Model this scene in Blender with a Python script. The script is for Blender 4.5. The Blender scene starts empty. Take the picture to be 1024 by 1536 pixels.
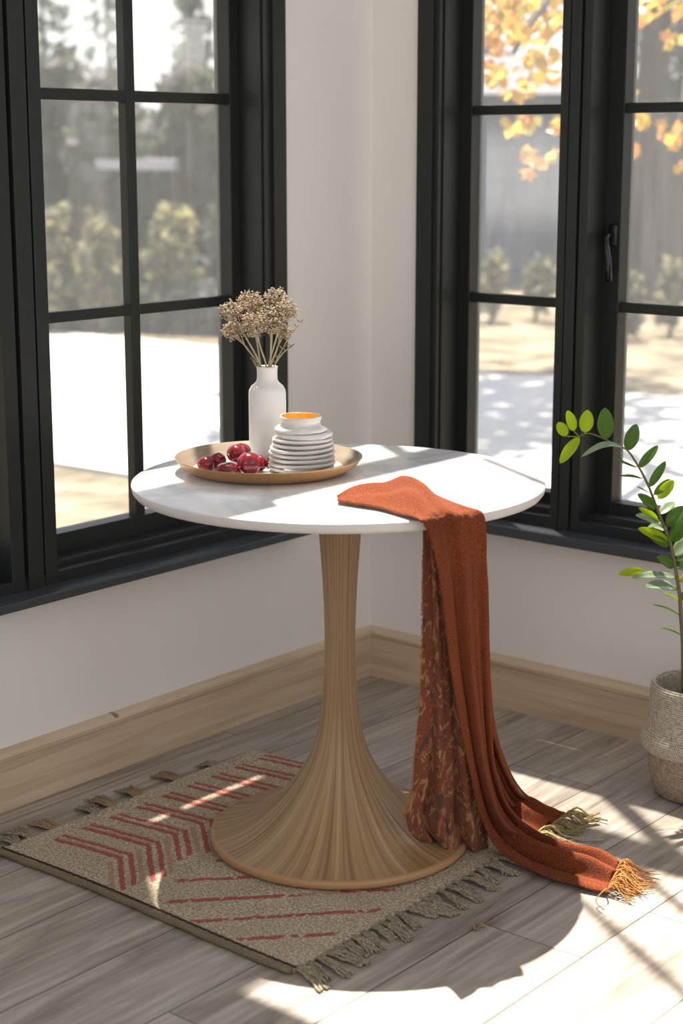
import bpy, bmesh, math, random
from math import sin, cos, pi, radians, sqrt, atan2, exp
from mathutils import Vector, Matrix
from mathutils import noise as mnoise
random.seed(7)
S = bpy.context.scene
C = S.collection

# ------------------------------------------------------------------ camera model
CAM = Vector((2.7393, -3.4125, 1.38)); FPX = 2550.0; PITCH = .2113; YAW = -.694
FW = Vector((sin(YAW)*cos(PITCH), cos(YAW)*cos(PITCH), -sin(PITCH)))
RT = Vector((cos(YAW), -sin(YAW), 0)); UP = RT.cross(FW)
NH = Vector((sin(YAW), cos(YAW), 0))
def sight(px, py): return FW*FPX + RT*(px-512) + UP*(768-py)
def on_z(px, py, z):
    d = sight(px, py); return CAM + d*((z-CAM.z)/d.z)
def on_x(px, py, x):
    d = sight(px, py); return CAM + d*((x-CAM.x)/d.x)
def on_y(px, py, y):
    d = sight(px, py); return CAM + d*((y-CAM.y)/d.y)
def at_d(px, py, D):
    d = sight(px, py); return CAM + d*(D/d.dot(NH))

# ------------------------------------------------------------------ node helper
class N:
    def __init__(s, name):
        s.m = bpy.data.materials.new(name); s.m.use_nodes = True
        s.t = s.m.node_tree; s.t.nodes.clear()
        s.out = s.t.nodes.new('ShaderNodeOutputMaterial')
        s.b = s.t.nodes.new('ShaderNodeBsdfPrincipled')
        s.t.links.new(s.b.outputs[0], s.out.inputs[0])
    def n(s, typ, **kw):
        x = s.t.nodes.new('ShaderNode'+typ)
        for k, v in kw.items(): setattr(x, k, v)
        return x
    def put(s, inp, v):
        if hasattr(v, 'links'): s.t.links.new(v, inp)
        elif isinstance(v, bpy.types.Node): s.t.links.new(v.outputs[0], inp)
        else:
            if isinstance(v, tuple) and len(v) == 3 and inp.type == 'RGBA': v = (*v, 1)
            inp.default_value = v
    def math(s, op, a, b=0.0, c=0.0):
        x = s.n('Math', operation=op)
        s.put(x.inputs[0], a); s.put(x.inputs[1], b); s.put(x.inputs[2], c)
        return x.outputs[0]
    def mix(s, f, a, b, mode='MIX'):
        x = s.n('Mix', data_type='RGBA', blend_type=mode)
        s.put(x.inputs[0], f); s.put(x.inputs[6], a); s.put(x.inputs[7], b)
        return x.outputs[2]
    def co(s, which='Object'): return s.n('TexCoord').outputs[which]
    def mapping(s, v, scale=(1,1,1), loc=(0,0,0), rot=(0,0,0)):
        x = s.n('Mapping'); s.put(x.inputs[0], v); x.inputs[1].default_value = loc
        x.inputs[2].default_value = rot; x.inputs[3].default_value = scale; return x.outputs[0]
    def noise(s, v, scale=5, detail=3, rough=.5, dist=0, col=False):
        x = s.n('TexNoise'); s.put(x.inputs['Vector'], v); x.inputs['Scale'].default_value = scale
        x.inputs['Detail'].default_value = detail; x.inputs['Roughness'].default_value = rough
        x.inputs['Distortion'].default_value = dist
        return x.outputs[1 if col else 0]
    def ramp(s, f, stops):
        x = s.n('ValToRGB'); s.put(x.inputs[0], f); e = x.color_ramp.elements
        while len(e) < len(stops): e.new(.5)
        for i, (p, c) in enumerate(stops):
            e[i].position = p; e[i].color = (*c, 1) if len(c) == 3 else c
        return x.outputs[0]
    def sep(s, v):
        x = s.n('SeparateXYZ'); s.put(x.inputs[0], v); return x.outputs
    def comb(s, a, b, c):
        x = s.n('CombineXYZ'); s.put(x.inputs[0], a); s.put(x.inputs[1], b); s.put(x.inputs[2], c); return x.outputs[0]
    def bump(s, h, strength=.3, dist=.002):
        x = s.n('Bump'); s.put(x.inputs['Height'], h); x.inputs['Strength'].default_value = strength
        x.inputs['Distance'].default_value = dist; s.put(s.b.inputs['Normal'], x.outputs[0])
    def set(s, **kw):
        for k, v in kw.items(): s.put(s.b.inputs[k.replace('_', ' ')], v)
        return s
def plain(name, col, rough=.5, **kw):
    m = N(name); v = m.noise(m.co(), 9, 3)
    c = m.mix(m.math('MULTIPLY', v, .25), col, tuple(x*.8 for x in col))
    m.set(Base_Color=c, Roughness=rough, **kw); return m.m

M = {}
def mats():
    # plaster wall
    m = N('white_plaster'); co = m.co()
    m.set(Base_Color=m.mix(m.noise(co, 3, 4), (.79, .755, .72), (.83, .80, .77)), Roughness=.9)
    m.bump(m.noise(co, 160, 4, .6), .22, .002); M['plaster'] = m.m
    M['ceiling'] = plain('ceiling_paint', (.8, .79, .77), .9)
    # black-green painted joinery
    m = N('dark_joinery_paint'); co = m.co()
    m.set(Base_Color=m.mix(m.noise(co, 4, 2), (.015, .018, .017), (.020, .024, .022)), Roughness=.42)
    m.b.inputs['Specular IOR Level'].default_value = .35
    m.bump(m.noise(co, 60, 2), .04, .001); M['joinery'] = m.m
    m = N('sill_paint_with_skylight'); co = m.co()
    m.set(Base_Color=m.mix(m.noise(co, 5, 3), (.040, .046, .056), (.055, .062, .072)), Roughness=.28); M['sill'] = m.m  # bluish light caught by the sill is put into this lighter colour
    # floor planks
    m = N('grey_oak_planks'); s = m.sep(m.co()); W = .2085
    u = m.math('DIVIDE', m.math('SUBTRACT', s[0], .479-.2085*8), W); iu = m.math('FLOOR', u); fu = m.math('FRACT', u)
    wn = m.n('TexWhiteNoise', noise_dimensions='1D'); m.put(wn.inputs['W'], iu); r1 = wn.outputs[0]
    v = m.math('DIVIDE', m.math('ADD', s[1], m.math('MULTIPLY', r1, 7.3)), 1.7); iv = m.math('FLOOR', v); fv = m.math('FRACT', v)
    wn2 = m.n('TexWhiteNoise', noise_dimensions='2D'); m.put(wn2.inputs['Vector'], m.comb(iu, iv, 0)); r2 = wn2.outputs[0]
    gco = m.comb(m.math('MULTIPLY', s[0], 9.0), m.math('ADD', m.math('MULTIPLY', s[1], .95), m.math('MULTIPLY', r2, 31)), m.math('MULTIPLY', r2, 13))
    g = m.noise(gco, 2.2, 5, .6, 1.0)
    w = m.n('TexWave', wave_type='BANDS', bands_direction='X'); m.put(w.inputs['Vector'], m.comb(s[0], m.math('ADD', m.math('MULTIPLY', s[1], .12), m.math('MULTIPLY', r2, 9)), r2))
    w.inputs['Scale'].default_value = 14; w.inputs['Distortion'].default_value = 9; w.inputs['Detail'].default_value = 3; w.inputs['Detail Scale'].default_value = 1.6
    col = m.ramp(g, [(.30, (.20, .165, .135)), (.47, (.37, .32, .27)), (.66, (.52, .465, .405))])
    col = m.mix(m.math('MULTIPLY', w.outputs[1], .22), col, (.17, .14, .11))
    col = m.mix(m.math('MULTIPLY', r2, .5), col, m.mix(1.0, col, (.78, .80, .84), 'MULTIPLY'))
    seam = m.math('MAXIMUM', m.math('LESS_THAN', m.math('MINIMUM', fu, m.math('SUBTRACT', 1, fu)), .0065), m.math('LESS_THAN', fv, .0013))
    col = m.mix(seam, col, (.06, .05, .04))
    m.set(Base_Color=col, Roughness=m.math('MULTIPLY_ADD', g, .22, .28)); m.b.inputs['Specular IOR Level'].default_value = .5
    m.bump(m.math('SUBTRACT', m.math('MULTIPLY', g, .4), seam), .25, .002); M['floor'] = m.m
    # baseboard oak, grain along the board (x or y)
    for nm, ax in (('left', 1), ('right', 0)):
        m = N('oak_baseboard_'+nm); s = m.sep(m.co()); L = s[ax]; z = s[2]
        g = m.noise(m.comb(m.math('MULTIPLY', L, 1.3), m.math('MULTIPLY', z, 22), 2.0), 2.2, 4, .55, .6)
        col = m.ramp(g, [(.3, (.50, .37, .24)), (.55, (.62, .48, .33)), (.75, (.68, .55, .39))])
        vo = m.n('TexVoronoi'); m.put(vo.inputs['Vector'], m.comb(L, 0, m.math('MULTIPLY', z, 1.4))); vo.inputs['Scale'].default_value = 5.2
        k = m.math('LESS_THAN', vo.outputs[0], .038)
        col = m.mix(m.math('MULTIPLY', k, .8), col, (.16, .09, .05))
        m.set(Base_Color=col, Roughness=.5); m.bump(g, .1, .001); M['base_'+nm] = m.m
    # pedestal veneer: grain fans out radially from the column
    m = N('fluted_oak_veneer'); s = m.sep(m.co())
    r = m.math('SQRT', m.math('ADD', m.math('MULTIPLY', s[0], s[0]), m.math('MULTIPLY', s[1], s[1])))
    cx = m.math('DIVIDE', s[0], r); cy = m.math('DIVIDE', s[1], r)
    v = m.comb(m.math('MULTIPLY', cx, 13), m.math('MULTIPLY', cy, 13), m.math('MULTIPLY', s[2], 1.4))
    g = m.noise(v, 1.6, 5, .6, .2); g2 = m.noise(m.comb(m.math('MULTIPLY', cx, 75), m.math('MULTIPLY', cy, 75), m.math('MULTIPLY', s[2], 7)), 1.4, 3)
    col = m.ramp(g, [(.34, (.20, .11, .045)), (.5, (.40, .25, .12)), (.68, (.56, .39, .215))])
    col = m.mix(m.math('MULTIPLY', g2, .7), col, (.27, .17, .085))
    m.set(Base_Color=col, Roughness=.42); m.bump(g2, .18, .002); M['veneer'] = m.m
    m = N('oak_edge_band'); s = m.co(); g = m.noise(m.mapping(s, (4, 4, 60)), 2, 4)
    m.set(Base_Color=m.mix(g, (.36, .19, .08), (.52, .31, .15)), Roughness=.4); M['edge'] = m.m
    # white marble
    m = N('white_marble'); co = m.mapping(m.co(), (1, 1, 1), (.3, .2, 0), (0, 0, .5)); d = m.noise(co, 2.2, 5, .6, 1.2)
    v = m.ramp(m.math('ABSOLUTE', m.math('SUBTRACT', d, .5)), [(0, (.66, .67, .70)), (.05, (.82, .82, .83)), (.16, (.87, .87, .875))])
    m.set(Base_Color=v, Roughness=.22); m.b.inputs['Specular IOR Level'].default_value = .45; M['marble'] = m.m
    M['tableedge'] = plain('table_edge_stone', (.76, .73, .70), .45)
    # glass: thin pane with a film of dust
    m = N('dusty_window_glass'); t = m.t; co = m.co()
    tr = m.n('BsdfTransparent'); gl = m.n('BsdfGlossy'); gl.inputs['Roughness'].default_value = .02
    tl = m.n('BsdfTranslucent'); tl.inputs['Color'].default_value = (.9, .93, .97, 1)
    lw = m.n('LayerWeight'); lw.inputs[0].default_value = .25
    dirt = m.noise(m.mapping(co, (9, 9, 1.6)), 3, 5, .65, .4)
    a = m.n('MixShader'); m.put(a.inputs[0], m.math('MULTIPLY_ADD', dirt, .10, .07)); t.links.new(tr.outputs[0], a.inputs[1]); t.links.new(tl.outputs[0], a.inputs[2])
    b = m.n('MixShader'); m.put(b.inputs[0], m.math('MULTIPLY', lw.outputs[0], .35)); t.links.new(a.outputs[0], b.inputs[1]); t.links.new(gl.outputs[0], b.inputs[2])
    t.nodes.remove(m.b); t.links.new(b.outputs[0], m.out.inputs[0]); M['glass'] = m.m
    # textiles
    def cloth(name, c1, c2, sc=420, sheen=.35, streak=1.0):
        m = N(name); co = m.co(); f = m.noise(m.mapping(co, (1, 1, streak)), sc, 2, .8); g = m.noise(co, 14, 3)
        f2 = m.ramp(f, [(.36, (0, 0, 0)), (.64, (1, 1, 1))])
        col = m.mix(f2, c1, c2); col = m.mix(m.math('MULTIPLY', g, .4), col, tuple(x*.55 for x in c1))
        m.set(Base_Color=col, Roughness=.95); m.b.inputs['Sheen Weight'].default_value = sheen
        m.b.inputs['Sheen Tint'].default_value = (1, .6, .4, 1); m.b.inputs['Sheen Roughness'].default_value = .4
        m.bump(f2, .9, .003); return m
    M['rust'] = cloth('rust_wool', (.18, .026, .003), (.39, .082, .009), 430, .06, .6).m
    m = cloth('patterned_rust_weave', (.17, .025, .008), (.36, .07, .02)); co = m.mapping(m.co(), (1, 1, .35), (0, 0, 0))
    p = m.noise(co, 34, 4, .6, 2.5); old = m.b.inputs['Base Color'].links[0].from_socket
    c = m.mix(m.math('GREATER_THAN', p, .56), old, (.50, .27, .09)); c = m.mix(m.math('GREATER_THAN', m.noise(co, 27, 3, .5, 2), .60), c, (.06, .02, .012))
    c = m.mix(m.math('GREATER_THAN', m.noise(co, 51, 3, .5, 2), .64), c, (.62, .09, .04)); m.put(m.b.inputs['Base Color'], c); M['pattern'] = m.m
    M['olive_fringe'] = cloth('olive_gold_yarn', (.36, .27, .10), (.55, .44, .20), 300, .1).m
    M['orange_fringe'] = cloth('orange_gold_yarn', (.55, .21, .05), (.70, .36, .10), 300, .1).m
    M['cream_fringe'] = cloth('cream_yarn', (.66, .60, .50), (.75, .70, .62), 300, .1).m
    M['rug'] = cloth('beige_jute_weave', (.32, .245, .16), (.92, .79, .60), 210, .05).m
    M['rug_red'] = cloth('faded_red_weave', (.36, .06, .045), (.66, .20, .15), 230, .05).m
    M['rug_tan'] = cloth('tan_weave', (.38, .24, .13), (.68, .47, .30), 230, .05).m
    M['rug_edge'] = cloth('olive_brown_binding', (.27, .21, .12), (.36, .29, .18), 330, .05).m
    M['rug_dark'] = cloth('dark_binding_stitch', (.06, .04, .03), (.10, .07, .05), 330, .05).m
    M['tassel'] = cloth('jute_tassel', (.24, .195, .125), (.60, .52, .39), 220, .05).m
    M['tassel2'] = cloth('golden_jute_tassel', (.36, .25, .13), (.55, .40, .23), 260, .05).m
    # basket
    m = N('woven_cotton_rope'); s = m.sep(m.co()); ang = m.math('ARCTAN2', s[1], s[0])
    row = m.math('MULTIPLY', s[2], 420.0)
    sw = m.math('SINE', m.math('MULTIPLY', row, 2*pi/1.0*.5)); tw = m.math('SINE', m.math('ADD', m.math('MULTIPLY', ang, 150), m.math('MULTIPLY', row, 1.9)))
    h = m.math('ADD', m.math('MULTIPLY', sw, .5), m.math('MULTIPLY', tw, .5)); f = m.noise(m.co(), 140, 3, .7)
    col = m.ramp(m.math('ADD', m.math('MULTIPLY', h, .28), f), [(.25, (.27, .21, .15)), (.5, (.60, .52, .42)), (.8, (.82, .75, .64))])
    m.set(Base_Color=col, Roughness=.95); m.bump(m.math('ADD', h, f), .8, .003); M['basket'] = m.m
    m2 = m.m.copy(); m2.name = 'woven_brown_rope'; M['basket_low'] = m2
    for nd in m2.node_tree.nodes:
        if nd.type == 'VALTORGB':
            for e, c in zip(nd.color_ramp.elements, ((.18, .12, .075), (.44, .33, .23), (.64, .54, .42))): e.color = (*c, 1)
    M['soil'] = plain('dark_potting_soil', (.05, .035, .025), .95)
    # leaves
    def leaf(name, c1, c2, tr=.45, rough=.35):
        m = N(name); co = m.co(); g = m.noise(co, 60, 3); col = m.mix(g, c1, c2)
        m.set(Base_Color=col, Roughness=rough); tl = m.n('BsdfTranslucent'); m.put(tl.inputs['Color'], m.mix(.5, col, tuple(min(1, x*1.6) for x in c2)))
        x = m.n('MixShader'); x.inputs[0].default_value = tr; m.t.links.new(m.b.outputs[0], x.inputs[1]); m.t.links.new(tl.outputs[0], x.inputs[2]); m.t.links.new(x.outputs[0], m.out.inputs[0]); return m.m
    M['leaf'] = leaf('deep_green_leaf', (.08, .17, .02), (.15, .30, .04))
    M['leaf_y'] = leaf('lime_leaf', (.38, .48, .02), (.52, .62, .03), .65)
    M['leaf_b'] = leaf('sage_leaf', (.20, .30, .15), (.32, .42, .26), .25, .22)
    M['stem'] = plain('woody_green_stem', (.16, .12, .05), .6)
    M['aut1'] = leaf('golden_autumn_leaf', (.34, .20, .02), (.47, .31, .05), .5)
    M['aut2'] = leaf('orange_autumn_leaf', (.34, .12, .02), (.44, .19, .05), .5)
    M['aut3'] = leaf('olive_autumn_leaf', (.22, .20, .03), (.32, .27, .05), .5)
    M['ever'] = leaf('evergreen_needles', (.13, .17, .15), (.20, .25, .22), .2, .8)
    M['wood_leaf'] = leaf('woodland_leaf', (.05, .065, .035), (.10, .11, .07), .3, .8)
    M['wood_gold'] = leaf('yellow_shrub_leaf', (.20, .19, .08), (.28, .26, .12), .3, .8)
    M['wood_grey'] = leaf('grey_thicket_twigs', (.07, .07, .07), (.12, .12, .12), .2, .9)
    M['bark'] = plain('grey_bark', (.055, .048, .04), .9)
    # dried flowers, ceramics, fruit, tray
    M['dried'] = plain('dried_beige_florets', (.50, .41, .30), .9); M['dried2'] = plain('dried_brown_florets', (.30, .22, .14), .9)
    M['drystem'] = plain('dried_pale_stem', (.46, .40, .26), .8); M['dryleaf'] = plain('dried_olive_leaf', (.24, .22, .11), .8)
    m = N('matte_white_ceramic'); co = m.co(); f = m.noise(co, 35, 4); m.set(Base_Color=m.mix(f, (.80, .78, .76), (.86, .85, .84)), Roughness=.5); m.bump(f, .15, .002); M['ceramic'] = m.m
    m = N('glazed_white_stoneware'); co = m.co(); f = m.noise(co, 60, 4)
    m.set(Base_Color=m.mix(f, (.58, .54, .50), (.86, .85, .84)), Roughness=.22); m.b.inputs['Coat Weight'].default_value = .4; m.bump(f, .2, .002); M['glaze'] = m.m
    M['amber'] = plain('amber_yellow_glaze', (.95, .50, .03), .25)
    m = N('dark_red_fruit_skin'); co = m.co(); f = m.noise(co, 45, 4, .6); m.set(Base_Color=m.ramp(f, [(.3, (.11, .003, .010)), (.58, (.24, .008, .020)), (.8, (.42, .05, .07))]), Roughness=.2); m.b.inputs['Coat Weight'].default_value = .3; M['fruit'] = m.m
    m = N('brass_tray'); co = m.co(); f = m.noise(co, 30, 3); m.set(Base_Color=m.mix(f, (.42, .235, .095), (.52, .31, .14)), Roughness=.45, Metallic=.55); M['brass'] = m.m
    m = N('silvered_tray_enamel'); co = m.co(); f = m.noise(co, 14, 3); s_ = m.sep(co); r = m.math('SQRT', m.math('ADD', m.math('MULTIPLY', s_[0], s_[0]), m.math('MULTIPLY', s_[1], s_[1])))
    m.set(Base_Color=m.mix(m.math('GREATER_THAN', r, .150), m.mix(f, (.60, .60, .58), (.72, .72, .71)), (.36, .29, .21)), Roughness=.22, Metallic=.2); M['trayin'] = m.m
    m = N('dark_metal'); m.set(Base_Color=m.mix(m.noise(m.co(), 20), (.03, .03, .03), (.05, .05, .05)), Roughness=.25, Metallic=.8); M['metal'] = m.m
    # outside
    m = N('pale_driveway'); co = m.co(); f = m.noise(m.mapping(co, (1, .35, 1)), 1.5, 5, .6); m.set(Base_Color=m.mix(f, (.38, .37, .36), (.50, .49, .48)), Roughness=.9); M['drive'] = m.m
    m = N('autumn_lawn'); co = m.co(); f = m.noise(co, 2.2, 6, .65); m.set(Base_Color=m.ramp(f, [(.36, (.045, .04, .02)), (.5, (.13, .105, .065)), (.62, (.24, .20, .13))]), Roughness=1.0); M['lawn'] = m.m
    m = N('blue_grey_siding'); s = m.sep(m.co()); w = m.math('FRACT', m.math('MULTIPLY', s[2], 5.0)); m.set(Base_Color=m.mix(m.math('LESS_THAN', w, .08), (.10, .13, .18), (.07, .085, .12)), Roughness=.8); M['siding'] = m.m
    m = N('weathered_fence_wood'); s = m.sep(m.co()); w = m.noise(m.comb(m.math('MULTIPLY', s[0], 6), m.math('MULTIPLY', s[1], 6), m.math('MULTIPLY', s[2], .5)), 1.5, 4); m.set(Base_Color=m.ramp(w, [(.35, (.06, .055, .05)), (.6, (.14, .13, .125))]), Roughness=.9); M['fence'] = m.m
    M['roof'] = plain('dark_roofing', (.10, .10, .11), .8); M['sun_blocker'] = plain('sun_blocker_grey', (.30, .30, .30), .7)
    M['slab_mat'] = plain('pale_slab_grey', (.30, .30, .34), .7)
mats()

# ------------------------------------------------------------------ mesh helpers
def link(name, bm, mats_, parent=None, smooth=False, origin=None):
    me = bpy.data.meshes.new(name)
    if origin is not None: bmesh.ops.translate(bm, vec=-Vector(origin), verts=bm.verts)
    bm.to_mesh(me); bm.free()
    for m in (mats_ if isinstance(mats_, (list, tuple)) else [mats_]): me.materials.append(m)
    if smooth: me.polygons.foreach_set('use_smooth', [True]*len(me.polygons))
    o = bpy.data.objects.new(name, me); C.objects.link(o)
    if origin is not None: o.location = origin
    if parent is not None:
        o.parent = parent
        if origin is not None: o.location = Vector(origin) - parent.location
        elif parent.location.length > 0: o.location = -parent.location
    return o
def empty(name, loc, label=None, cat=None, group=None, kind=None):
    o = bpy.data.objects.new(name, None); o.empty_display_size = .05; C.objects.link(o); o.location = loc
    return tag(o, label, cat, group, kind)
def tag(o, label=None, cat=None, group=None, kind=None):
    if label: o['label'] = label
    if cat: o['category'] = cat
    if group: o['group'] = group
    if kind: o['kind'] = kind
    return o
def box(bm, x0, x1, y0, y1, z0, z1, mi=0, bev=0):
    vs = [bm.verts.new(p) for p in ((x0,y0,z0),(x1,y0,z0),(x1,y1,z0),(x0,y1,z0),(x0,y0,z1),(x1,y0,z1),(x1,y1,z1),(x0,y1,z1))]
    fs = [bm.faces.new([vs[i] for i in f]) for f in ((0,3,2,1),(4,5,6,7),(0,1,5,4),(1,2,6,5),(2,3,7,6),(3,0,4,7))]
    for f in fs: f.material_index = mi
    if bev:
        es = list({e for f in fs for e in f.edges}); bmesh.ops.bevel(bm, geom=es, offset=bev, segments=2, affect='EDGES', profile=.5)
def lathe(bm, prof, n=96, c=(0,0), mi=0, wob=None, close=False):
    rings = []
    for (r, z) in prof:
        if r < 1e-6: rings.append([bm.verts.new((c[0], c[1], z))]); continue
        ring = []
        for i in range(n):
            a = 2*pi*i/n; rr, zz = (r, z) if wob is None else wob(r, z, a)
            ring.append(bm.verts.new((c[0]+rr*cos(a), c[1]+rr*sin(a), zz)))
        rings.append(ring)
    for A, B in zip(rings, rings[1:]):
        for i in range(n):
            j = (i+1) % n
            if len(A) == 1 and len(B) == 1: continue
            if len(A) == 1: f = bm.faces.new((A[0], B[j], B[i]))
            elif len(B) == 1: f = bm.faces.new((A[i], A[j], B[0]))
            else: f = bm.faces.new((A[i], A[j], B[j], B[i]))
            f.material_index = mi
def tube(bm, pts, rad, n=8, mi=0):
    pts = [Vector(p) for p in pts]; prev = None; rings = []
    for i, p in enumerate(pts):
        t = (pts[min(i+1, len(pts)-1)] - pts[max(i-1, 0)]).normalized()
        a = t.orthogonal().normalized() if prev is None else (prev - t*prev.dot(t)).normalized()
        prev = a; b = t.cross(a); r = rad(i/(len(pts)-1)) if callable(rad) else rad
        rings.append([bm.verts.new(p + (a*cos(2*pi*k/n) + b*sin(2*pi*k/n))*r) for k in range(n)])
    for A, B in zip(rings, rings[1:]):
        for k in range(n): bm.faces.new((A[k], A[(k+1)%n], B[(k+1)%n], B[k])).material_index = mi
    bm.faces.new(rings[0][::-1]).material_index = mi; bm.faces.new(rings[-1]).material_index = mi
def crom(P, t):
    n = len(P)-1; x = t*n; i = min(int(x), n-1); f = x-i
    p0, p1, p2, p3 = P[max(i-1, 0)], P[i], P[i+1], P[min(i+2, n)]
    return .5*((2*p1) + (-p0+p2)*f + (2*p0-5*p1+4*p2-p3)*f*f + (-p0+3*p1-3*p2+p3)*f*f*f)
def grid(bm, rows, mi=0):
    V = [[bm.verts.new(p) for p in r] for r in rows]
    for i in range(len(V)-1):
        for j in range(len(V[0])-1): bm.faces.new((V[i][j], V[i][j+1], V[i+1][j+1], V[i+1][j])).material_index = mi
    return V
def mod(o, typ, **kw):
    m = o.modifiers.new(typ.lower(), typ)
    for k, v in kw.items(): setattr(m, k, v)
    return m

# ------------------------------------------------------------------ room shell
RX, RY, CH, TH = 4.8, -5.0, 3.60, .16
WTOP = 1.86
def shell():
    bm = bmesh.new(); box(bm, -TH, RX+TH, RY-TH, TH, -.12, 0); tag(link('floor', bm, M['floor']), kind='structure')
    bm = bmesh.new(); box(bm, -TH, RX+TH, RY-TH, -.85, CH, CH+.10); box(bm, 1.0, RX+TH, -.85, TH, CH, CH+.10); tag(link('ceiling', bm, M['ceiling']), kind='structure')
    # left wall (x=0): window band y -.36..-3.2, openings added above to shape the sun
    bm = bmesh.new()
    box(bm, -TH, 0, RY, TH, 0, .445)
    box(bm, -TH, 0, -.36, TH, .445, WTOP); box(bm, -TH, 0, RY, -3.2, .445, WTOP)
    box(bm, -TH, 0, RY, TH, WTOP, 1.90)
    box(bm, -TH, 0, RY, -.94, 1.90, CH); box(bm, -TH, 0, -.94, -.64, 3.05, CH); box(bm, -TH, 0, -.36, TH, 1.90, 2.50)
    tag(link('wall_left', bm, M['plaster']), kind='structure')
    bm = bmesh.new()
    box(bm, 0, RX, 0, TH, 0, .455)
    box(bm, 0, .17, 0, TH, .455, WTOP); box(bm, 1.95, RX, 0, TH, .455, WTOP)
    box(bm, 0, RX, 0, TH, WTOP, 1.90)
    box(bm, 2.2, RX, 0, TH, 1.90, CH)
    tag(link('wall_right', bm, M['plaster']), kind='structure')
    # the two sides behind the camera, with wide openings added to let in ambient daylight
    bm = bmesh.new()
    box(bm, RX, RX+TH, RY, TH, 0, .3); box(bm, RX, RX+TH, RY, TH, 3.3, CH); box(bm, RX, RX+TH, -.4, TH, .3, 3.3); box(bm, RX, RX+TH, RY, RY+.4, .3, 3.3)
    tag(link('wall_east', bm, M['plaster']), kind='structure')
    bm = bmesh.new()
    box(bm, 0, RX, RY-TH, RY, 0, .3); box(bm, 0, RX, RY-TH, RY, 3.2, CH); box(bm, 0, 1.2, RY-TH, RY, .3, 3.2); box(bm, RX-.8, RX, RY-TH, RY, .3, 3.2)
    tag(link('wall_rear', bm, M['plaster']), kind='structure')
    # baseboards: board with a rounded top bead
    prof = [(0, 0), (.018, 0), (.018, .108), (.024, .112), (.026, .122), (.022, .131), (.012, .134), (0, .134)]
    bm = bmesh.new()
    A = [bm.verts.new((d, RY, z)) for d, z in prof]; B = [bm.verts.new((d, -d, z)) for d, z in prof]
    for i in range(len(prof)-1): bm.faces.new((A[i], A[i+1], B[i+1], B[i]))
    tag(link('baseboard_left', bm, M['base_left']), kind='structure')
    bm = bmesh.new()
    A = [bm.verts.new((d, -d, z)) for d, z in prof]; B = [bm.verts.new((RX, -d, z)) for d, z in prof]
    for i in range(len(prof)-1): bm.faces.new((A[i], A[i+1], B[i+1], B[i]))
    tag(link('baseboard_right', bm, M['base_right']), kind='structure')
shell()

# windows. f(u, d, z): u along the wall, d outward depth
def window(name, side, u_open, sashes, sill, ztop, rails, casing_w, bars):
    root = empty(name, (0, 0, 0), kind='structure')
    def bx(bm, u0, u1, d0, d1, z0, z1, bev=.0015):
        if side == 'L': box(bm, -d1, -d0, min(-u0, -u1), max(-u0, -u1), z0, z1, 0, bev)
        else: box(bm, min(u0, u1), max(u0, u1), d0, d1, z0, z1, 0, bev)
    u0, u1 = u_open
    bm = bmesh.new()                      # casing boards and outer frame
    cw = casing_w
    bx(bm, u0, u0+cw, -.012, .16, sill, ztop); bx(bm, u0+cw-.004, u0+cw+.014, -.004, .16, sill, ztop)
    bx(bm, u0+cw+.0139, u0+cw+.019, .012, .16, sill, ztop)
    bx(bm, u1-cw, u1, -.012, .16, sill, ztop)
    bx(bm, u0+cw, u1-cw, .0, .16, ztop-.05, ztop); bx(bm, u0, u1, -.012, 0, ztop-.02, ztop+.04)
    bx(bm, u0+cw, u1-cw, .0, .16, sill, sill+.028)
    bx(bm, u0+cw, u1-cw, .03, .16, sill+.02, sill+.042)
    link('window_frame', bm, M['joinery'], root)
    for (a, b) in bars:                   # mullions between the sashes, stepped boards with grooves
        bm = bmesh.new(); w = (b-a)
        bx(bm, a, a+w*.27, -.002, .15, sill-.01, ztop); bx(bm, a+w*.33, a+w*.66, -.006, .15, sill-.01, ztop); bx(bm, a+w*.72, b, -.002, .15, sill-.01, ztop)
        bx(bm, a+.004, b-.004, .013, .14, sill-.01, ztop); link('mullion', bm, M['joinery'], root)
    for (a, b, sd, muntins, st) in sashes:
        bm = bmesh.new(); zb = sill+.03
        bx(bm, a, a+st, sd, sd+.05, zb, ztop-.04); bx(bm, b-st, b, sd, sd+.05, zb, ztop-.04)
        bx(bm, a+st*.5, b-st*.5, sd+.001, sd+.05, zb, .545); bx(bm, a+st*.5, b-st*.5, sd+.001, sd+.05, ztop-.1, ztop-.04)
        bx(bm, a, b, sd-.004, sd+.01, zb, zb+.008)
        so = link('sash', bm, M['joinery'], root)
        bm = bmesh.new()
        for (z0, z1) in rails: bx(bm, a+st-.004, b-st+.004, sd+.008, sd+.032, z0, z1, .003)
        for m_ in muntins: bx(bm, m_-.014, m_+.014, sd+.006, sd+.034, .54, ztop-.09, .003)
        link('muntin', bm, M['joinery'], so)
        bm = bmesh.new(); bx(bm, a+st-.004, b-st+.004, sd+.036, sd+.040, .54, ztop-.09, 0)
        link('pane', bm, M['glass'], so)
    return root
# left window (u = -y)
w1 = window('window_1', 'L', (.337, 3.22),
    [(.384, 1.09, .083, [.741], .046), (1.19, 1.90, .083, [1.545], .046), (1.99, 2.70, .083, [2.345], .046), (2.76, 3.16, .083, [], .046)],
    .46, WTOP, [(1.478, 1.503), (1.008, 1.032)], .045, [(1.075, 1.20), (1.885, 2.0), (2.69, 2.77)])
w2 = window('window_2', 'R', (.149, 1.97),
    [(.205, .61, .085, [], .040), (.633, 1.09, .080, [], .044), (1.14, 1.60, .085, [], .044), (1.61, 1.92, .085, [], .044)],
    .478, WTOP, [(1.457, 1.480), (1.000, 1.024)], .047, [(.556, .637), (1.08, 1.15), (1.585, 1.62)])
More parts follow.
